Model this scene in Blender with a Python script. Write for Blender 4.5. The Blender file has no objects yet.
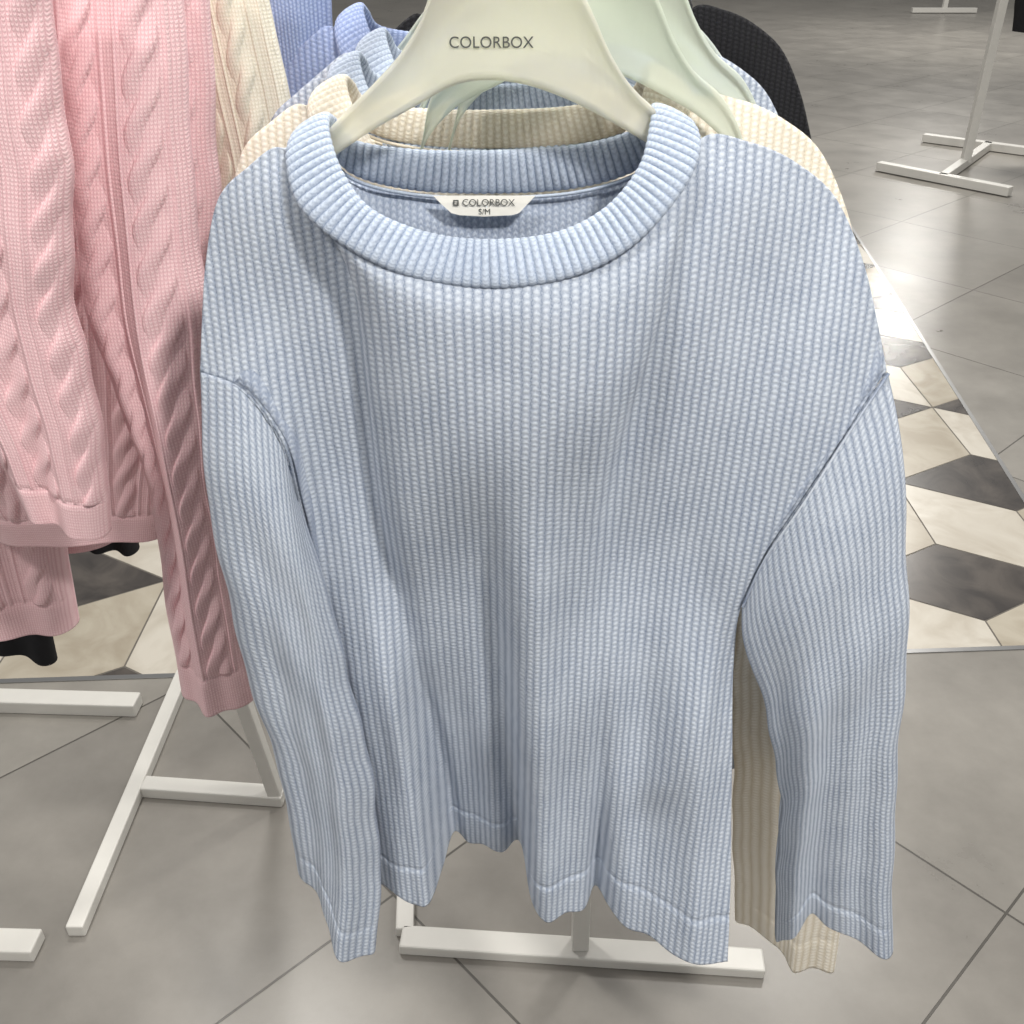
import bpy, math, numpy as np
from mathutils import Vector
rng=np.random.RandomState(7)
sc=bpy.context.scene
try:
    sc.view_settings.view_transform='Standard'
except Exception: pass

# ------------------------------------------------------------------ helpers
def lin(c):
    return tuple(((v/255)/12.92 if v/255<=0.04045 else ((v/255+0.055)/1.055)**2.4) for v in c)+(1,)
def empty(name):
    e=bpy.data.objects.new(name,None); e.empty_display_size=.05
    sc.collection.objects.link(e); return e
def mesh_obj(name,verts,faces,mat=None,parent=None,uvs=None,smooth=True,mats=None,fmat=None):
    me=bpy.data.meshes.new(name)
    me.from_pydata([tuple(map(float,v)) for v in verts],[],[tuple(map(int,f)) for f in faces])
    if uvs is not None:
        l=me.uv_layers.new(name='UVMap')
        idx=np.empty(len(me.loops),dtype=np.int64); me.loops.foreach_get('vertex_index',idx)
        l.data.foreach_set('uv',np.asarray(uvs,dtype=np.float64)[idx].ravel())
    if mats:
        for m in mats: me.materials.append(m)
        me.polygons.foreach_set('material_index',fmat)
    elif mat: me.materials.append(mat)
    if smooth: me.polygons.foreach_set('use_smooth',[True]*len(me.polygons))
    me.update()
    ob=bpy.data.objects.new(name,me); sc.collection.objects.link(ob)
    if parent: ob.parent=parent
    return ob
def interp(p,par,q):
    """smooth cubic through control points p (n,k) at parameters par"""
    p=np.asarray(p,float); par=np.asarray(par,float); q=np.clip(q,par[0],par[-1])
    n=len(p); m=np.zeros_like(p); d=(p[1:]-p[:-1])/(par[1:]-par[:-1])[:,None]
    m[0]=d[0]; m[-1]=d[-1]
    for i in range(1,n-1):
        h0=par[i]-par[i-1]; h1=par[i+1]-par[i]
        m[i]=(d[i-1]*h1+d[i]*h0)/(h0+h1)
    i=np.clip(np.searchsorted(par,q,side='right')-1,0,n-2)
    h=(par[i+1]-par[i]); t=(q-par[i])/h; t=t[:,None]; h=h[:,None]
    return (2*t**3-3*t**2+1)*p[i]+(t**3-2*t**2+t)*h*m[i]+(-2*t**3+3*t**2)*p[i+1]+(t**3-t**2)*h*m[i+1]
def arc(p):
    p=np.asarray(p,float); s=np.r_[0,np.cumsum(np.linalg.norm(p[1:]-p[:-1],axis=1))]; return s/s[-1]
def xpar(p,mix=.5):
    p=np.asarray(p,float); x=np.maximum.accumulate(p[:,0]+np.arange(len(p))*1e-5); x=(x-x[0])/(x[-1]-x[0])
    return mix*x+(1-mix)*arc(p)
def coons(T,B,L,R,tp,bp,lp,rp,ns,nt):
    s=np.linspace(0,1,ns); t=np.linspace(0,1,nt)
    Ts=interp(T,tp,s)[None]; Bs=interp(B,bp,s)[None]; Lt=interp(L,lp,t)[:,None]; Rt=interp(R,rp,t)[:,None]
    S=s[None,:,None]; Q=t[:,None,None]
    T0,T1,B0,B1=Ts[:,0:1],Ts[:,-1:],Bs[:,0:1],Bs[:,-1:]
    return (1-Q)*Ts+Q*Bs+(1-S)*Lt+S*Rt-((1-S)*(1-Q)*T0+S*(1-Q)*T1+(1-S)*Q*B0+S*Q*B1), S[...,0]+0*Q[...,0], Q[...,0]+0*S[...,0]
def grid_faces(nr,nc,flip=False):
    i=np.arange(nr*nc).reshape(nr,nc)
    a,b,c,d=i[:-1,:-1].ravel(),i[:-1,1:].ravel(),i[1:,1:].ravel(),i[1:,:-1].ravel()
    return np.stack([a,d,c,b] if not flip else [a,b,c,d],1)
mm=lambda l:[(a/1000,b/1000,c/1000) for a,b,c in l]

def box(name,p0,p1,w,h,mat,parent,bev=.003,up=(0,0,1)):
    """square tube from p0 to p1, w sideways, h along up"""
    p0=Vector(p0);p1=Vector(p1);d=(p1-p0).normalized();u=Vector(up)
    s=d.cross(u).normalized();u=s.cross(d).normalized()
    vs=[];
    for p in (p0,p1):
        for a,b in((-1,-1),(1,-1),(1,1),(-1,1)): vs.append(p+s*a*w/2+u*b*h/2)
    fs=[(0,1,2,3),(7,6,5,4),(0,4,5,1),(1,5,6,2),(2,6,7,3),(3,7,4,0)]
    ob=mesh_obj(name,vs,fs,mat,parent,smooth=False)
    m=ob.modifiers.new('bev','BEVEL');m.width=bev;m.segments=2
    return ob
def tube(name,pts,r,mat,parent,cyclic=False):
    cu=bpy.data.curves.new(name,'CURVE');cu.dimensions='3D';cu.bevel_depth=r;cu.bevel_resolution=3;cu.use_fill_caps=True
    sp=cu.splines.new('POLY');sp.points.add(len(pts)-1)
    for i,p in enumerate(pts): sp.points[i].co=(*p,1)
    sp.use_cyclic_u=cyclic
    ob=bpy.data.objects.new(name,cu);sc.collection.objects.link(ob);cu.materials.append(mat);ob.parent=parent
    return ob

# ------------------------------------------------------------------ materials
class NT:
    def __init__(s,name):
        s.m=bpy.data.materials.new(name);s.m.use_nodes=True;s.t=s.m.node_tree;s.b=s.t.nodes['Principled BSDF']
    def n(s,ty,**k):
        x=s.t.nodes.new(ty)
        for a,b in k.items(): setattr(x,a,b)
        return x
    def l(s,a,b): s.t.links.new(a,b)
    def math(s,op,a,b=None,c=None):
        x=s.n('ShaderNodeMath',operation=op)
        for i,v in enumerate((a,b,c)):
            if v is None: continue
            if hasattr(v,'links'): s.l(v,x.inputs[i])
            else: x.inputs[i].default_value=v
        return x.outputs[0]
    def mix(s,f,a,b):
        x=s.n('ShaderNodeMix',data_type='RGBA')
        for i,v in ((0,f),(6,a),(7,b)):
            if hasattr(v,'links'): s.l(v,x.inputs[i])
            else: x.inputs[i].default_value=v
        return x.outputs[2]

def knit_mat(name,light,dark,slant=.15,power=1.8,stitch=.42,bump=.0010,fuzz=.6,stag=.5,wb=.28):
    N=NT(name)
    uv=N.n('ShaderNodeUVMap',uv_map='UVMap'); sp=N.n('ShaderNodeSeparateXYZ'); 
    no=N.n('ShaderNodeTexNoise'); no.inputs['Scale'].default_value=.3; no.inputs['Detail'].default_value=3
    N.l(uv.outputs[0],no.inputs['Vector'])
    N.l(uv.outputs[0],sp.inputs[0])
    wob=N.math('MULTIPLY',N.math('SUBTRACT',no.outputs[0],.5),wb)
    u=N.math('ADD',sp.outputs[0],wob); v=sp.outputs[1]
    v=N.math('ADD',v,N.math('MULTIPLY',wob,2.5))
    v=N.math('ADD',v,N.math('MULTIPLY',N.math('FLOOR',u),stag))
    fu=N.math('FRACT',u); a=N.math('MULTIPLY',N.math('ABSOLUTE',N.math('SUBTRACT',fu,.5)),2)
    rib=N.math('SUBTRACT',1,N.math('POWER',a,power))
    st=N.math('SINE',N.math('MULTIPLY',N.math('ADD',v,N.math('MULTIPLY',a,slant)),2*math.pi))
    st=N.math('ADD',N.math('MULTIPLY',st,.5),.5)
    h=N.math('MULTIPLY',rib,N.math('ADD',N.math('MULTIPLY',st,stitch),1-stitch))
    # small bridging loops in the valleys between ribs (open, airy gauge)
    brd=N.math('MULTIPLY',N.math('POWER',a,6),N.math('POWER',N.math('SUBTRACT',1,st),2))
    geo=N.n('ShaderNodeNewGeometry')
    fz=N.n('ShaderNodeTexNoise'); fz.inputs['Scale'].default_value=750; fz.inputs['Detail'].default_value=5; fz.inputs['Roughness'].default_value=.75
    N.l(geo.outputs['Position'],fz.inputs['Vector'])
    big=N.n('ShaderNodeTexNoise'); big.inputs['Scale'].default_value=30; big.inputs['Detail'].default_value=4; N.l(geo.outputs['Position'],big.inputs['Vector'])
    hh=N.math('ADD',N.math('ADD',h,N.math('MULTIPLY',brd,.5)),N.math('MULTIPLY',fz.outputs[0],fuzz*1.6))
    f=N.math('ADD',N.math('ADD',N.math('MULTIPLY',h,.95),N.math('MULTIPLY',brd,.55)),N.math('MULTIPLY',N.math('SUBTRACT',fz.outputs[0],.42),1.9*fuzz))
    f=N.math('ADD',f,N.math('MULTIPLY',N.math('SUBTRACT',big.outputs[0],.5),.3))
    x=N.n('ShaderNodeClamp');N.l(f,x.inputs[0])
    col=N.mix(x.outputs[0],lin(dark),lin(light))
    N.l(col,N.b.inputs['Base Color'])
    N.b.inputs['Roughness'].default_value=1
    N.b.inputs['Specular IOR Level'].default_value=.05
    N.b.inputs['Sheen Weight'].default_value=.12
    N.b.inputs['Sheen Roughness'].default_value=.6
    bp=N.n('ShaderNodeBump'); bp.inputs['Strength'].default_value=.85; bp.inputs['Distance'].default_value=bump
    N.l(hh,bp.inputs['Height']); N.l(bp.outputs[0],N.b.inputs['Normal'])
    return N.m
def plain(name,col,rough=.5,metal=0,noise=0,**k):
    N=NT(name); N.b.inputs['Roughness'].default_value=rough; N.b.inputs['Metallic'].default_value=metal
    N.b.inputs['Base Color'].default_value=lin(col)
    if noise:
        g=N.n('ShaderNodeNewGeometry');t=N.n('ShaderNodeTexNoise');t.inputs['Scale'].default_value=k.get('scale',30);t.inputs['Detail'].default_value=5
        N.l(g.outputs['Position'],t.inputs['Vector'])
        N.l(N.mix(t.outputs[0],lin([c*(1-noise) for c in col]),lin([min(255,c*(1+noise)) for c in col])),N.b.inputs['Base Color'])
    return N.m

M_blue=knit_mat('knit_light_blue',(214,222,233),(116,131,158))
M_bluecol=knit_mat('knit_light_blue_rib',(196,207,223),(108,125,154),slant=.5,stitch=.3,power=3,bump=.0006)
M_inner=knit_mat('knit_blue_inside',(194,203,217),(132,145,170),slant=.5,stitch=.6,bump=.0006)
M_cream=knit_mat('knit_cream',(253,247,235),(216,203,178))
M_peri=knit_mat('knit_periwinkle',(178,192,226),(112,130,180))
M_black=knit_mat('knit_black',(34,34,38),(10,10,12))
PK=dict(slant=.55,stitch=.6,power=3,bump=.0005,fuzz=.45,stag=0,wb=.3)
M_pink=knit_mat('knit_pink',(250,218,220),(216,164,172),**PK)
M_creamcable=knit_mat('knit_cream_cable',(248,243,230),(216,207,184),**PK)
M_blackcloth=plain('black_cloth',(22,22,26),.9,noise=.3)
M_white=plain('white_powder_coat',(218,216,210),.35,noise=.02)
M_steel=plain('brushed_steel',(170,170,170),.3,1)
M_dark=plain('print_grey',(84,86,84),.6)
M_label=plain('satin_label',(240,238,230),.5,noise=.02,scale=200)
N=NT('hanger_plastic'); N.b.inputs['Base Color'].default_value=lin((240,239,224)); N.b.inputs['Roughness'].default_value=.28
N.b.inputs['Subsurface Weight'].default_value=.4; N.b.inputs['Subsurface Radius'].default_value=(.03,.03,.024); N.b.inputs['Subsurface Scale'].default_value=.8
N.b.inputs['Transmission Weight'].default_value=.5; N.b.inputs['IOR'].default_value=1.2
M_hang=N.m
N=NT('hanger_frosted_plastic'); N.b.inputs['Base Color'].default_value=lin((236,242,230)); N.b.inputs['Roughness'].default_value=.3
N.b.inputs['Transmission Weight'].default_value=.55; N.b.inputs['IOR'].default_value=1.15
M_hang2=N.m

# ------------------------------------------------------------------ floor
def floor_mat():
    N=NT('stone_floor_tiles')
    g=N.n('ShaderNodeNewGeometry'); mp=N.n('ShaderNodeMapping'); mp.inputs['Rotation'].default_value=(0,0,math.radians(47)); mp.inputs['Location'].default_value=(.22,.13,0)
    N.l(g.outputs['Position'],mp.inputs[0])
    br=N.n('ShaderNodeTexBrick'); br.offset=0; br.squash=1
    br.inputs['Scale'].default_value=1; br.inputs['Brick Width'].default_value=.75; br.inputs['Row Height'].default_value=.75
    br.inputs['Mortar Size'].default_value=.0022; br.inputs['Mortar Smooth'].default_value=.2
    br.inputs['Color1'].default_value=lin((138,134,128)); br.inputs['Color2'].default_value=lin((150,146,139)); br.inputs['Mortar'].default_value=lin((90,87,82))
    N.l(mp.outputs[0],br.inputs['Vector'])
    n1=N.n('ShaderNodeTexNoise'); n1.inputs['Scale'].default_value=3; n1.inputs['Detail'].default_value=8; n1.inputs['Roughness'].default_value=.65
    N.l(g.outputs['Position'],n1.inputs['Vector'])
    r=N.n('ShaderNodeMapRange'); r.inputs[1].default_value=.3; r.inputs[2].default_value=.7; r.inputs[3].default_value=.78; r.inputs[4].default_value=1.15
    N.l(n1.outputs[0],r.inputs[0])
    mx=N.n('ShaderNodeMix',data_type='RGBA',blend_type='MULTIPLY'); mx.inputs[0].default_value=1
    N.l(br.outputs[0],mx.inputs[6]); N.l(r.outputs[0],mx.inputs[7]); N.l(mx.outputs[2],N.b.inputs['Base Color'])
    rr=N.n('ShaderNodeMapRange'); rr.inputs[3].default_value=.22; rr.inputs[4].default_value=.38; N.l(n1.outputs[0],rr.inputs[0]); N.l(rr.outputs[0],N.b.inputs['Roughness'])
    b=N.n('ShaderNodeBump'); b.inputs['Distance'].default_value=.002; b.invert=True; N.l(br.outputs['Fac'],b.inputs['Height']); N.l(b.outputs[0],N.b.inputs['Normal'])
    return N.m
floor=mesh_obj('floor',[(-12,-4,0),(14,-4,0),(14,24,0),(-12,24,0)],[(0,1,2,3)],floor_mat(),smooth=False)
def marble(name,c1,c2,sc_=6):
    N=NT(name); g=N.n('ShaderNodeNewGeometry'); n1=N.n('ShaderNodeTexNoise'); n1.inputs['Scale'].default_value=sc_; n1.inputs['Detail'].default_value=9; n1.inputs['Distortion'].default_value=1.5
    N.l(g.outputs['Position'],n1.inputs['Vector'])
    r=N.n('ShaderNodeMapRange'); r.inputs[1].default_value=.35; r.inputs[2].default_value=.65; N.l(n1.outputs[0],r.inputs[0])
    N.l(N.mix(r.outputs[0],lin(c1),lin(c2)),N.b.inputs['Base Color']); N.b.inputs['Roughness'].default_value=.25
    return N.m
MT=[marble('marble_dark',(58,54,52),(88,82,77)),marble('marble_white',(208,202,190),(190,182,168)),marble('marble_taupe',(186,178,162),(166,156,139)),plain('grout',(110,105,98),.8)]
poly=[(-4,1.545),(1.41,1.815),(1.85,6.0),(-4,6.0)]
def clip(sub,clp):
    out=sub
    for i in range(len(clp)):
        a=clp[i];b=clp[(i+1)%len(clp)]; inp=out; out=[]
        f=lambda p:(b[0]-a[0])*(p[1]-a[1])-(b[1]-a[1])*(p[0]-a[0])
        for j in range(len(inp)):
            p=inp[j];q=inp[(j+1)%len(inp)];fp,fq=f(p),f(q)
            if fp>=0: out.append(p)
            if fp*fq<0:
                t=fp/(fp-fq); out.append((p[0]+t*(q[0]-p[0]),p[1]+t*(q[1]-p[1])))
        if not out: return []
    return out
s=.333; w=s*math.sqrt(3)/2; V=[];F=[];FM=[]
V+= [(x,y,.0006) for x,y in poly]; F.append((0,1,2,3)); FM.append(3)
for k in range(-3,12):
    for j in range(-14,6):
        cx=1.14+j*2*w+(k%2)*w; cy=2.07-.5*s+k*1.5*s
        for m,q in enumerate([[(0,0),(w,.5*s),(0,s),(-w,.5*s)],[(0,0),(-w,.5*s),(-w,-.5*s),(0,-s)],[(0,0),(0,-s),(w,-.5*s),(w,.5*s)]]):
            mx=sum(p[0] for p in q)/4; my=sum(p[1] for p in q)/4
            q=[(cx+mx+(p[0]-mx)*.985,cy+my+(p[1]-my)*.985) for p in q]
            c=clip(q,poly)
            if len(c)>=3:
                i0=len(V); V+=[(x,y,.0014) for x,y in c]; F.append(tuple(range(i0,i0+len(c)))); FM.append(m)
mesh_obj('floor_marble_inlay',V,F,mats=MT,fmat=FM,smooth=False,parent=floor)
for i,(a,b) in enumerate([((-4,1.545),(1.41,1.815)),((1.41,1.815),(1.85,6.0)),((1.85,6),(-4,6))]):
    box('floor_trim_%d'%(i+1),(*a,.001),(*b,.001),.014,.003,M_steel,floor,bev=.0005)

# ------------------------------------------------------------------ sweater
T=mm([(-230,680,1197),(-225,690,1233),(-218,700,1275),(-205,705,1315),(-183,705,1336),(-153,700,1349),(-145,680,1325),(-121,660,1304),(-74,645,1287),(-15,640,1280),(42,645,1287),(82,660,1304),(109,680,1329),(126,700,1356),(161,705,1354),(198,710,1338),(228,710,1314),(250,700,1275),(264,690,1237),(277,680,1197)])
TBk=T[:5]+mm([(-158,702,1343),(-148,730,1342),(-121,743,1321),(-75,747,1309),(-16,748,1306),(46,747,1310),(92,743,1325),(124,730,1349)])+T[14:]
Lc=mm([(-230,680,1197),(-198,665,1191),(-174,660,1155),(-165,660,1095),(-161,670,995),(-152,670,883),(-142,670,754),(-135,665,655)])
Rc=mm([(277,680,1197),(253,665,1161),(220,650,1100),(198,650,1049),(187,650,1005),(188,650,946),(193,630,849),(199,610,742),(200,583,655)])
hem=mm([(-135,665,655),(-114,646,660),(-96,644,653),(-81,640,655),(-70,682,657),(-62,721,660),(-45,712,652),(-28,708,657),(-10,704,652),(9,713,656),(19,649,657),(32,631,651),(52,629,656),(72,640,652),(83,663,658),(94,646,656),(112,622,651),(132,604,656),(150,593,652),(168,583,656),(184,582,652),(200,583,655)])
S_=mm([(-14,637,1276),(38,640,1282),(79,652,1299),(111,670,1328),(125,690,1351),(123,715,1362),(109,735,1355),(92,743,1328),(46,747,1313),(-16,748,1309),(-75,747,1312),(-117,743,1325),(-136,735,1353),(-149,715,1355),(-151,690,1344),(-141,670,1320),(-110,652,1299),(-68,640,1283)])
F_=mm([(-15,655,1303),(28,657,1307),(61,665,1321),(83,680,1343),(91,700,1362),(94,718,1374),(91,735,1366),(80,740,1353),(38,744,1343),(-16,746,1340),(-69,744,1341),(-111,740,1348),(-121,735,1362),(-124,718,1368),(-121,700,1357),(-111,680,1339),(-92,665,1320),(-55,657,1307)])
RSin=mm([(187,650,1005),(191,645,972),(210,640,922),(234,635,844),(250,630,745),(257,625,664),(263,620,609)])
RSout=mm([(277,680,1197),(295,665,1140),(312,650,1049),(330,640,933),(346,630,799),(360,620,701),(374,610,620)])
RSseam=mm([(187,650,1005),(198,650,1049),(220,650,1100),(253,665,1161),(277,680,1197)])
RScuff=mm([(263,620,609),(270,630,640),(288,640,662),(303,630,652),(318,622,650),(334,618,640),(350,610,632),(374,610,620)])
LSout=mm([(-230,680,1197),(-233,665,1140),(-233,655,1055),(-226,650,957),(-214,645,859),(-207,640,774),(-207,640,701)])
LSin=mm([(-165,660,1095),(-153,648,1043),(-140,640,966),(-130,635,880),(-124,630,799),(-124,625,709),(-133,600,622)])
LSseam=mm([(-230,680,1197),(-198,665,1191),(-174,660,1155),(-165,660,1095)])
LScuff=mm([(-207,640,701),(-190,635,697),(-177,625,672),(-165,612,640),(-133,600,622)])
# (x0,z0)->(x1,z1), width, depth offset : long soft drape folds, fading in from the top
ridges=[(.006,1.27,.03,.60,.018,-.013),(-.015,1.25,-.055,.60,.038,.016),(-.165,1.12,-.09,.60,.020,-.016),(-.13,1.06,-.055,.60,.013,-.010),
 (.065,1.15,.105,.60,.018,-.013),(.195,1.03,.13,.82,.022,-.012),(.155,1.0,.172,.60,.016,-.012),(.10,1.22,.132,.60,.020,.012),(.245,1.25,.18,1.0,.020,-.009),
 (-.14,1.33,-.11,1.0,.040,.007),(.05,1.25,.055,.65,.018,.007),(-.11,1.0,-.13,.60,.012,.008),(-.06,1.28,-.10,.9,.024,-.006),(.02,.95,.0,.60,.008,.005),(-.03,.95,-.02,.6,.010,-.005)]
def ridge_sum(X,Z,rd):
    o=0*X
    for x0,z0,x1,z1,wd,a in rd:
        dx,dz=x1-x0,z1-z0; L2=dx*dx+dz*dz
        tr=((X-x0)*dx+(Z-z0)*dz)/L2; t=np.clip(tr,0,1)
        d2=(X-x0-tr*dx)**2+(Z-z0-tr*dz)**2
        wd2=wd*(.8+.6*(1-t))
        en=np.clip(tr/.45,0,1); en=en*en*(3-2*en); ex=np.clip((1.25-tr)/.3,0,1); ex=ex*ex*(3-2*ex)
        o+=a*np.exp(-d2/wd2**2)*en*ex
    return o
def sleeve_part(name,top,bot,Lf,Rt,mat,parent,xf,ns=110,nt=260,depth=.028,ribs=22,rows=130,fold=.006,ph=0.,seed=0,cable=None,start=.004,band=.065,waves=.7,step=.0012):
    P,S,Q=coons(top,bot,Lf,Rt,arc(top),arc(bot),arc(Lf),arc(Rt),ns,nt)
    prof=np.sqrt(np.clip(1-(2*S-1)**2,0,1)); dd=start+(depth-start)*(1-np.exp(-Q/.18))
    P[...,0]+=waves*(.0022*np.sin(Q*17+ph*9)+.0014*np.sin(Q*41+ph*5))*(2*S-1)*np.sin(np.pi*Q)
    fr=P.copy(); bk=P.copy()
    f=fold*(np.clip(Q/.45,0,1)**1.2)*(np.sin(2*math.pi*(1.5*S+ph)+1.2*Q)+.5*np.sin(2*math.pi*(2.7*S-ph)+2*Q))*prof
    f+=fold*.3*np.sin(Q*24+S*5*math.cos(ph*7)+ph*6)*np.exp(-((Q-.33)/.2)**2)*prof
    fr[...,1]+=-dd*prof+f
    bk[...,1]+=dd*prof
    if band:
        e=(Q-(1-band))/.005
        fr[...,1]+=(-step/(1+np.exp(-e))+step*1.3*np.exp(-e*e/2))*prof
    if cable is not None:
        fr[...,1]-=cable(S,Q)*np.minimum(1,prof*2)*(Q<1-band)
    loop=np.concatenate([fr,bk[:,-2:0:-1]],axis=1); nc=loop.shape[1]
    u=np.concatenate([S,2-S[:,-2:0:-1]],axis=1)*ribs; v=np.concatenate([Q,Q[:,-2:0:-1]],axis=1)*rows
    idx=np.arange(nt*nc).reshape(nt,nc); a=idx[:-1];b=idx[1:]
    fs=np.stack([a,b,np.roll(b,-1,1),np.roll(a,-1,1)],-1).reshape(-1,4)
    ob=mesh_obj(name,xf(loop.reshape(-1,3)),fs,mat,parent,uvs=np.stack([u.ravel(),v.ravel()],1))
    m=ob.modifiers.new('thick','SOLIDIFY'); m.thickness=.003; m.offset=-1 
    return ob
ident=lambda p:p
def make_sweater(name,mat,colmat,inmat,off=(0,0,0),scl=(1,1,1),hi=True,seed=0,rsleeve=None,back=.02):
    par=empty(name)
    r=np.random.RandomState(seed)
    c=np.array([.0,.70,1.36])
    def xf(p):
        p=np.array(p,float); q=(p-c)*np.array(scl)+c+np.array(off); return q
    ns,nt=(420,420) if hi else (160,160)
    rd=ridges if hi else [(a+r.uniform(-.02,.02),b,c_+r.uniform(-.02,.02),d,e,f*r.uniform(.2,.7)) for a,b,c_,d,e,f in ridges]
    hm=np.array(hem)
    tp=xpar(T);bp=xpar(hm,.8)
    base=np.interp(hm[:,0],[-.135,0,.2],[.675,.665,.60]); hb=hm.copy(); hb[:,1]=base
    P,S,Q=coons(T,hb,Lc,Rc,tp,bp,arc(Lc),arc(Rc),ns,nt)
    foldp=interp(np.c_[hm[:,1]-base,hm[:,1]*0],bp,np.linspace(0,1,ns))[:,0][None]
    if not hi: foldp=foldp*.4
    P[...,1]+=foldp*(Q**2.1)
    edge=np.abs(2*S-1)
    P[...,1]+=ridge_sum(P[...,0],P[...,2],rd)*np.minimum(1,Q/.08)*(1-edge**6)*(1-.5*Q**4)
    P[...,1]+=.004*(edge**10)*np.sin(np.pi*np.clip(Q,0,1))-.012*np.sin(np.pi*Q)*(1-edge**2)
    P[...,1]+=.0011*np.sin(P[...,0]*70+P[...,2]*22)+.0010*np.sin(P[...,0]*38-P[...,2]*40+1)
    e=(.698-P[...,2])/.0018
    P[...,1]+=-.0012/(1+np.exp(np.clip(-e,-30,30)))+.0018*np.exp(-np.clip(e*e/2,0,40))
    fan=1+.22*np.clip((P[...,2]-.65)/.7,0,1)
    U=P[...,0]/fan/.0054; Vv=P[...,2]/.0042
    ob=mesh_obj('front_panel',xf(P.reshape(-1,3)),grid_faces(nt,ns),mat,par,uvs=np.stack([U.ravel(),Vv.ravel()],1))
    m=ob.modifiers.new('thick','SOLIDIFY'); m.thickness=.003; m.offset=-1
    nb,mb=(160,160)
    hb2=hb.copy(); hb2[1:-1,1]+=.05; hb2[0]=hm[0]; hb2[-1]=hm[-1]
    P2,S2,Q2=coons(TBk,hb2,Lc,Rc,xpar(TBk),bp,arc(Lc),arc(Rc),nb,mb)
    e2=np.abs(2*S2-1)
    P2[...,1]+=.003+back*(1-e2**4)*(1-np.exp(-Q2/.2))
    P2[...,0]*=(1-.012*e2)
    P2[...,2]-=.004*np.clip((P2[...,2]-1.2)/.1,0,1)*np.clip((e2-.35)/.2,0,1)
    ob=mesh_obj('back_panel',xf(P2.reshape(-1,3)),grid_faces(mb,nb,True),inmat,par,uvs=np.stack([(P2[...,0]/.0050).ravel(),(P2[...,2]/.0042).ravel()],1))
    m=ob.modifiers.new('thick','SOLIDIFY'); m.thickness=.0025; m.offset=-1
    k=1 if hi else .5
    if rsleeve is None:
        sleeve_part('right_sleeve',RSseam,RScuff,RSin,RSout,mat,par,xf,ns=int(150*k),nt=int(320*k),ribs=26,rows=130,ph=.15,fold=.0075)
    else:
        sleeve_part('right_sleeve',*rsleeve,mat,par,ident,ns=90,nt=200,ribs=17,rows=150,ph=.15,fold=.006)
    sleeve_part('left_sleeve',LSseam,LScuff,LSout,LSin,mat,par,xf,ns=int(150*k),nt=int(320*k),ribs=19,rows=120,ph=.55,fold=.006)
    if rsleeve is None:
        q=interp(RSseam,arc(RSseam),np.linspace(0,1,40)); q[:,1]-=.003
        tube('armhole_seam_r',xf(q),.001,mat,par)
    n=1500 if hi else 500; nc=22
    Sc=np.array(S_+[S_[0]]);Fc=np.array(F_+[F_[0]])
    def per(A,q):
        A=A[:-1]; m_=len(A); ext=np.vstack([A[-2:],A,A[:3]]); return interp(ext,np.arange(-2,m_+3),q*m_)
    q0=np.linspace(0,1,2000); mid=(per(Sc,q0)+per(Fc,q0))/2; al=arc(mid)
    qq=np.interp(np.linspace(0,1,n,endpoint=False),al,q0)
    Sp=per(Sc,qq);Fp=per(Fc,qq); M=(Sp+Fp)/2; Wv=(Fp-Sp)/2
    tg=np.roll(M,-3,0)-np.roll(M,3,0); Nn=np.cross(tg,Wv); Nn/=np.linalg.norm(Nn,axis=1)[:,None]
    NR=118
    ang=np.linspace(0,2*np.pi,nc,endpoint=False)
    ribp=np.abs(np.sin(np.pi*NR*np.arange(n)/n))**.8
    th=.0046+.0020*(ribp-.6)
    ca=np.sign(np.cos(ang))*np.abs(np.cos(ang))**.8; sa=np.sign(np.sin(ang))*np.abs(np.sin(ang))**.8
    G=M[:,None]+Wv[:,None]*(ca[None,:,None])*(1+.03*(ribp-.5))[:,None,None]+Nn[:,None]*(sa[None,:]*th[:,None])[...,None]
    i=np.arange(n*nc).reshape(n,nc)
    fs=np.stack([i,np.roll(i,-1,0),np.roll(np.roll(i,-1,0),-1,1),np.roll(i,-1,1)],-1).reshape(-1,4)
    uu=np.repeat((np.arange(n)/n*NR)[:,None],nc,1); vv=np.repeat((np.minimum(ang,2*np.pi-ang)/np.pi*12)[None],n,0)
    mesh_obj('rib_collar',xf(G.reshape(-1,3)),fs,colmat,par,uvs=np.stack([uu.ravel(),vv.ravel()],1))
    q=per(Sc,np.linspace(7/18,11.2/18,40)); q[:,1]-=.005; q[:,2]-=.002
    tube('neck_seam',xf(q),.0013,colmat,par)
    return par,xf

def text_obj(name,body,size,loc,mat,parent,ext=.0002):
    cu=bpy.data.curves.new(name,'FONT');cu.body=body;cu.size=size;cu.extrude=ext;cu.align_x='CENTER';cu.align_y='CENTER'
    cu.space_character=1.02
    ob=bpy.data.objects.new(name,cu);sc.collection.objects.link(ob);cu.materials.append(mat)
    ob.location=loc;ob.rotation_euler=(math.radians(90),0,0);ob.parent=parent;return ob

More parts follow.
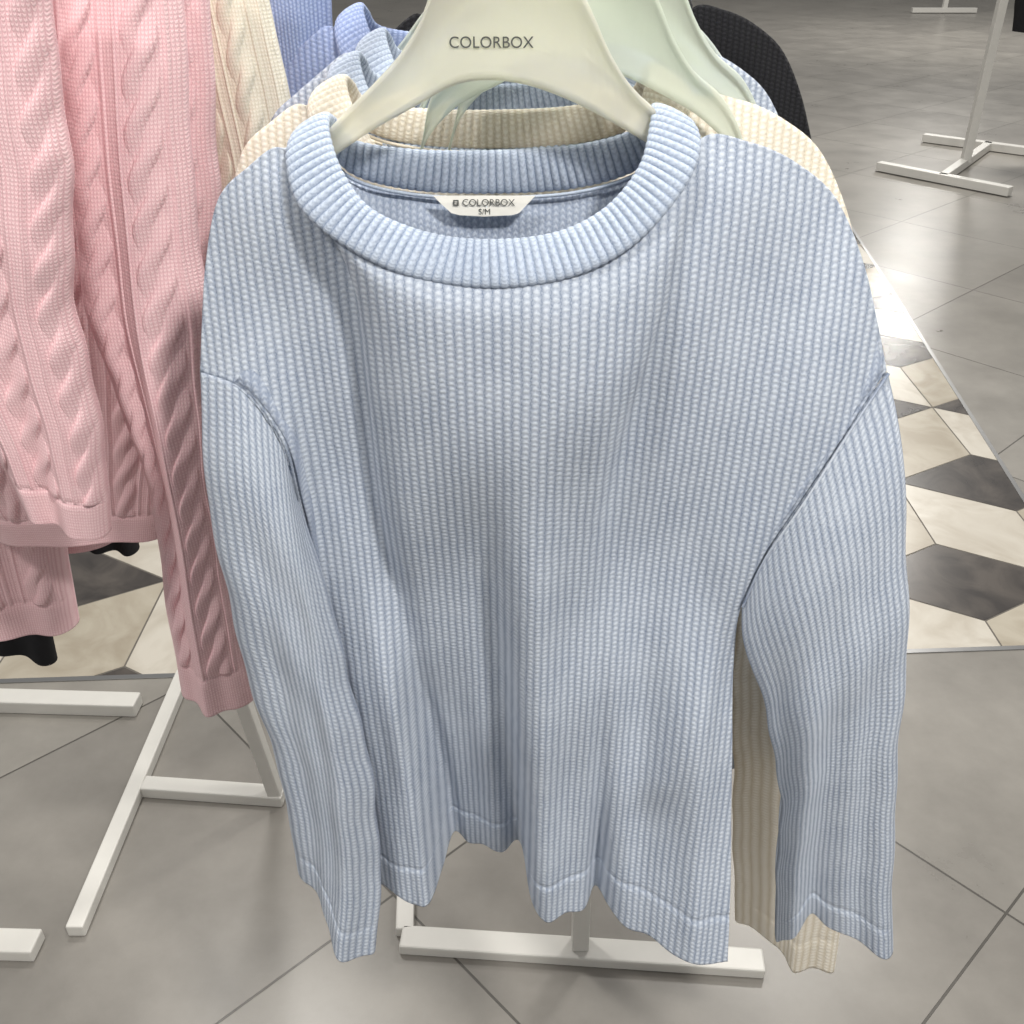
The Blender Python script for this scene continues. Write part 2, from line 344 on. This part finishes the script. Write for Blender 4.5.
HU=[(-193,1302),(-147,1340),(-113,1371),(-91,1390),(-71,1410),(-59,1427),(-51,1445),(-40,1464),(-20,1473),(-1,1473),(21,1464),(40,1450),(51,1433),(63,1410),(79,1388),(104,1368),(143,1347),(206,1295)]
HL=[(204,1284),(138,1327),(87,1355),(59,1370),(32,1382),(5,1390),(-15,1392),(-35,1390),(-62,1377),(-97,1359),(-124,1342),(-191,1292)]
def make_hanger(off,mat,printed=False,railz=1.56,sx=1.):
    par=empty('clothes_hanger')
    a=np.array(HU,float)/1000; b=np.array(HL,float)/1000
    for q in (a,b):
        ax=np.abs(q[:,0]); q[:,0]=np.sign(q[:,0])*np.where(ax>.11,.11+(ax-.11)*sx,ax)
    ua=interp(a,arc(a),np.linspace(0,1,60)); ub=interp(b,arc(b),np.linspace(0,1,60))[::-1]
    prof=[(0,-.2),(0,-.75),(.03,-1),(.09,-1),(.13,-.7),(.87,-.7),(.91,-1),(.97,-1),(1,-.75),(1,-.2),(1,.2),(1,.75),(.97,1),(.91,1),(.87,.7),(.13,.7),(.09,1),(.03,1),(0,.75),(0,.2)]
    V=[];n=len(prof)
    for i in range(60):
        A=ua[i];B=ub[i];w_=np.linalg.norm(A-B)
        for f,d in prof:
            if f<.5: f2=min(f*.07/max(w_,.02),.3) if f<.2 else f
            else: f2=1-min((1-f)*.07/max(w_,.02),.3)
            p=A+(B-A)*f2
            V.append((p[0]+off[0],.715+off[1]+d*.0065,p[1]+off[2]))
    F=[(i*n+j,i*n+(j+1)%n,(i+1)*n+(j+1)%n,(i+1)*n+j) for i in range(59) for j in range(n)]
    F+=[tuple(range(n))[::-1],tuple(59*n+j for j in range(n))]
    mesh_obj('body',V,F,mat,par)
    cx,cy,cz=-.01+off[0],.715+off[1],1.468+off[2]; zc=railz
    pts=[(cx,cy,cz),(cx,cy,zc-.034)]+[(cx+.018*math.cos(t),cy,zc-.006+.022*math.sin(t)) for t in np.linspace(-math.pi*.5+.5,math.pi*1.05,18)]
    tube('hook',pts,.002,M_steel,par)
    if printed:
        text_obj('printed_lettering','COLORBOX',.0098,(-.0135,.715-.0052,1.4145),M_dark,par)
    return par

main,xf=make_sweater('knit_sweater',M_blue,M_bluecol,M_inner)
lab=[(-57,738,1311),(17,738,1311),(12,737,1306),(5,736,1299),(0,736,1297.5),(-20,736,1296.5),(-38,736,1297.5),(-44,736,1299),(-52,737,1306)]
lv=[(x/1000,y/1000-.004,z/1000) for x,y,z in lab]
lo=mesh_obj('neck_label',lv,[tuple(range(9))],M_label,main,smooth=False); m=lo.modifiers.new('t','SOLIDIFY');m.thickness=.0006
text_obj('label_lettering','COLORBOX',.0068,(-.017,.7313,1.3065),M_dark,main,ext=.0001)
mesh_obj('label_logo',[(-.0425,.7312,1.3044),(-.0385,.7312,1.3044),(-.0385,.7312,1.3086),(-.0425,.7312,1.3086),(-.0415,.7311,1.3054),(-.0395,.7311,1.3054),(-.0395,.7311,1.3076),(-.0415,.7311,1.3076)],[(0,1,5,4),(1,2,6,5),(2,3,7,6),(3,0,4,7)],M_dark,main,smooth=False)
text_obj('label_size','S/M',.0058,(-.020,.7313,1.3),M_dark,main,ext=.0001)
make_hanger((0,0,0),M_hang,True)
crs=(mm([(215,790,1010),(235,790,1060),(262,790,1120),(280,795,1180)]),
     mm([(275,780,419),(292,785,425),(318,775,419),(326,765,412),(340,752,392),(362,748,402),(380,746,396),(394,745,386)]),
     mm([(215,790,1010),(224,785,849),(245,780,650),(262,780,520),(275,780,419)]),
     mm([(280,795,1180),(325,785,1050),(355,775,850),(385,765,600),(394,745,386)]))
make_sweater('knit_sweater',M_cream,M_cream,M_cream,off=(.004,.125,.006),scl=(1.07,.9,1.0),hi=False,seed=1,rsleeve=crs)
make_hanger((.052,.078,0.0),M_hang2,sx=.25)
make_hanger((.075,.125,0.006),M_hang2,sx=.25)
make_sweater('knit_sweater',M_blue,M_bluecol,M_inner,off=(-.005,.21,.012),scl=(1.0,.9,1),hi=False,seed=2)
make_hanger((.05,.21,.01),M_hang2,sx=.4)
make_sweater('knit_sweater',M_blue,M_bluecol,M_inner,off=(.01,.285,.022),scl=(1.0,.8,1),hi=False,seed=3)
make_hanger((.07,.285,.02),M_hang2,sx=.4)
make_sweater('knit_sweater',M_peri,M_peri,M_peri,off=(-.02,.37,.035),scl=(1.0,.8,1),hi=False,seed=4)
make_hanger((.03,.37,.03),M_hang2,sx=.8)
make_sweater('knit_sweater',M_black,M_black,M_black,off=(.06,.45,.038),scl=(1.0,.8,1),hi=False,seed=5)

# ------------------------------------------------------------------ racks
rk=empty('clothing_rack')
box('base_front_bar',(-.185,1.037,.011),(.41,.993,.011),.042,.022,M_white,rk)
box('base_side_bar',(-.180,1.05,.011),(-.215,1.55,.011),.030,.022,M_white,rk)
box('base_back_bar',(-.23,1.56,.011),(.36,1.53,.011),.04,.022,M_white,rk)
box('post',(.112,1.02,.02),(.112,1.25,1.56),.028,.028,M_white,rk,up=(0,1,0))
box('hang_rail',(-.01,.60,1.56),(-.01,1.30,1.58),.012,.03,M_white,rk)
box('top_bar',(-.03,1.25,1.56),(.14,1.25,1.56),.028,.028,M_white,rk)
r2=empty('clothing_rack')
box('base_long_bar',(-.731,1.70,.013),(-.733,1.05,.013),.030,.026,M_white,r2)
box('base_cross_bar',(-.718,1.370,.013),(-.44,1.345,.013),.035,.026,M_white,r2)
box('post',(-.452,1.345,.0),(-.64,1.345,1.52),.026,.026,M_white,r2,up=(0,1,0))
box('hang_rail',(-.64,.6,1.53),(-.64,1.5,1.53),.02,.03,M_white,r2)
r3=empty('clothing_rack')
box('base_rear_bar',(-1.6,1.63,.016),(-.80,1.597,.016),.045,.032,M_white,r3)
box('base_front_bar',(-1.6,1.05,.013),(-.785,1.025,.013),.045,.026,M_white,r3)
box('base_side_bar',(-1.4,1.04,.013),(-1.4,1.62,.013),.04,.026,M_white,r3)
box('post',(-1.4,1.33,.0),(-1.4,1.33,1.5),.03,.03,M_white,r3,up=(0,1,0))
r4=empty('clothing_rack')
box('base_front_bar',(2.28,6.42,.03),(2.84,5.80,.03),.06,.05,M_white,r4)
box('base_link_bar',(2.56,6.1,.03),(3.2,7.0,.03),.05,.05,M_white,r4)
box('base_rear_bar',(2.85,7.25,.03),(3.55,6.7,.03),.06,.05,M_white,r4)
box('post',(2.85,6.5,.03),(2.85,6.5,1.6),.05,.05,M_white,r4,up=(0,1,0))
box('hang_rail',(2.5,6.9,1.6),(3.3,6.1,1.6),.04,.04,M_white,r4)
r5=empty('clothing_rack')
box('base_front_bar',(5.6,15.6,.04),(6.5,15.6,.04),.07,.06,M_white,r5)
box('post',(6.05,15.6,.04),(6.05,15.6,1.7),.06,.06,M_white,r5,up=(0,1,0))
box('hang_rail',(5.4,15.6,1.7),(6.7,15.6,1.7),.06,.06,M_white,r5)

# ------------------------------------------------------------------ pink cable knit etc.
def cable_fn(ncab,periods,amp=.0052,ph=0.):
    def f(S,Q):
        x=S*ncab+ph; c=np.floor(x); u=x-c-.5
        v=Q*periods+.37*c
        hs=[]
        for sgn in (-1,1):
            cx=sgn*.13*np.cos(np.pi*v)
            top=.55+.45*np.sin(np.pi*v)*sgn
            r_=np.clip(1-((u-cx)/.15)**2,0,1)**.4
            hs.append(r_*top)
        h=np.maximum(hs[0],hs[1])
        h=np.maximum(h,.30*np.clip(1-((np.abs(u)-.38)/.04)**2,0,1))
        return amp*h
    return f
def garment(parent,name,Lf,Rt,mat,depth=.03,ribs=30,rows=180,cab=None,fold=.006,ph=0.,botmid=0,ns=220,nt=460,band=.065):
    L_=mm(Lf);R_=mm(Rt)
    top=[L_[0],tuple((np.array(L_[0])+np.array(R_[0]))/2),R_[0]]
    mid=(np.array(L_[-1])+np.array(R_[-1]))/2; mid[1]-=botmid
    bot=[L_[-1],tuple(mid),R_[-1]]
    return sleeve_part(name,top,bot,L_,R_,mat,parent,ident,ns=ns,nt=nt,depth=depth,ribs=ribs,rows=rows,cable=cab,fold=fold,ph=ph,start=.02,band=band,waves=1.)
pk=empty('cable_knit_sweater')
garment(pk,'left_sleeve',[(-435,770,1470),(-449,765,1370),(-451,760,1301),(-453,760,1181),(-440,760,1098),(-431,760,1045)],[(-312,770,1470),(-322,765,1370),(-330,760,1301),(-348,760,1198),(-350,760,1098),(-364,760,1005)],M_pink,cab=cable_fn(2.4,13,ph=.25),ph=.3,ribs=46,rows=150,band=.08)
garment(pk,'right_sleeve',[(-341,860,1467),(-352,850,1385),(-361,840,1296),(-366,830,1197),(-351,820,1077),(-344,820,978),(-348,810,889),(-349,800,783)],[(-250,860,1467),(-254,850,1385),(-260,840,1296),(-268,830,1151),(-273,820,1056),(-281,820,943),(-278,810,850),(-274,800,768)],M_pink,cab=cable_fn(2.0,19,ph=.1),ph=.8,ribs=36,rows=220)
garment(pk,'body',[(-640,930,1480),(-650,930,1200),(-640,940,1000),(-600,950,896)],[(-248,930,1464),(-262,930,1301),(-300,935,1100),(-374,950,890)],M_pink,cab=cable_fn(7,14),ph=.1,ribs=120,rows=180,depth=.05)
pk2=empty('cable_knit_sweater')
garment(pk2,'left_sleeve',[(-700,1000,1450),(-705,990,1030),(-700,985,850),(-690,980,740)],[(-560,1000,1450),(-512,990,1030),(-529,985,849),(-538,980,726)],M_pink,cab=cable_fn(3,18),ribs=56,rows=220,depth=.04)
garment(pk2,'body',[(-800,1060,1450),(-800,1060,1030),(-800,1060,800)],[(-400,1060,1450),(-470,1060,1030),(-500,1060,800)],M_pink,cab=cable_fn(7,16),ribs=120,rows=200,depth=.05)
ck=empty('cable_knit_sweater')
garment(ck,'right_sleeve',[(-300,1000,1461),(-290,1000,1331),(-286,1000,1150),(-270,1000,800)],[(-223,1000,1461),(-208,1000,1331),(-199,1000,1250),(-190,1000,800)],M_creamcable,cab=cable_fn(2,18,ph=.3),ribs=30,rows=200)
pw=empty('knit_sweater')
garment(pw,'right_sleeve',[(-255,1100,1470),(-250,1100,1352),(-240,1100,800)],[(-175,1100,1470),(-180,1100,1352),(-180,1100,800)],M_peri,ribs=20,rows=180)
bt=empty('black_trousers')
garment(bt,'leg_1',[(-620,1170,1200),(-612,1170,900),(-602,1150,755)],[(-520,1170,1200),(-520,1170,900),(-518,1150,720)],M_blackcloth,fold=.008)
garment(bt,'leg_2',[(-850,1170,1200),(-830,1170,900),(-800,1150,600)],[(-640,1170,1200),(-670,1170,800),(-680,1150,520)],M_blackcloth,fold=.008)
bj=empty('black_coat')
garment(bj,'body',[(2950,6500,1500),(2900,6500,1200),(2950,6500,780)],[(3500,6500,1500),(3550,6500,1200),(3500,6500,740)],M_blackcloth,fold=.03,depth=.1)

wm=plain('wall_paint',(200,198,192),.8,noise=.02)
mesh_obj('wall_back',[(-12,24,0),(14,24,0),(14,24,3.4),(-12,24,3.4)],[(0,1,2,3)],wm,smooth=False)

# ------------------------------------------------------------------ lights
wd=bpy.data.worlds.new('world');sc.world=wd;wd.use_nodes=True
bg=wd.node_tree.nodes['Background'];bg.inputs[0].default_value=(1,.985,.96,1);bg.inputs[1].default_value=.36
def area(name,loc,tgt,size,pw_,col=(1,.97,.92),spread=180):
    l=bpy.data.lights.new(name,'AREA');l.shape='DISK';l.size=size;l.energy=pw_;l.color=col;l.spread=math.radians(spread)
    o=bpy.data.objects.new(name,l);sc.collection.objects.link(o);o.location=loc
    o.rotation_euler=(Vector(tgt)-Vector(loc)).to_track_quat('-Z','Y').to_euler();return o
area('ceiling_light_1',(1.0,-.7,3.1),(.05,.7,1.0),.28,56)
area('ceiling_light_2',(-1.1,-.3,3.1),(-.3,.8,1.0),.28,22)
area('ceiling_light_3',(-1.0,2.6,3.2),(-.9,2.2,0),.35,32)
area('ceiling_light_4',(1.4,3.4,3.2),(1.3,3.0,0),.35,36)
area('ceiling_light_5',(2.8,6.8,3.2),(2.8,6.8,0),.5,80)
area('added_rack_light',(.1,1.3,3.0),(.0,1.0,1.0),.25,24)  # added lamp above the rack, brightens the collars behind the front sweater
area('ceiling_light_7',(5.0,12.5,3.2),(5.0,12.5,0),.6,120)

cam=bpy.data.cameras.new('camera');co=bpy.data.objects.new('camera',cam);sc.collection.objects.link(co)
co.location=(0,0,1.5);co.rotation_euler=(math.radians(58),0,0);cam.sensor_width=36;cam.lens=36*1000/1024;cam.clip_start=.02
sc.camera=co
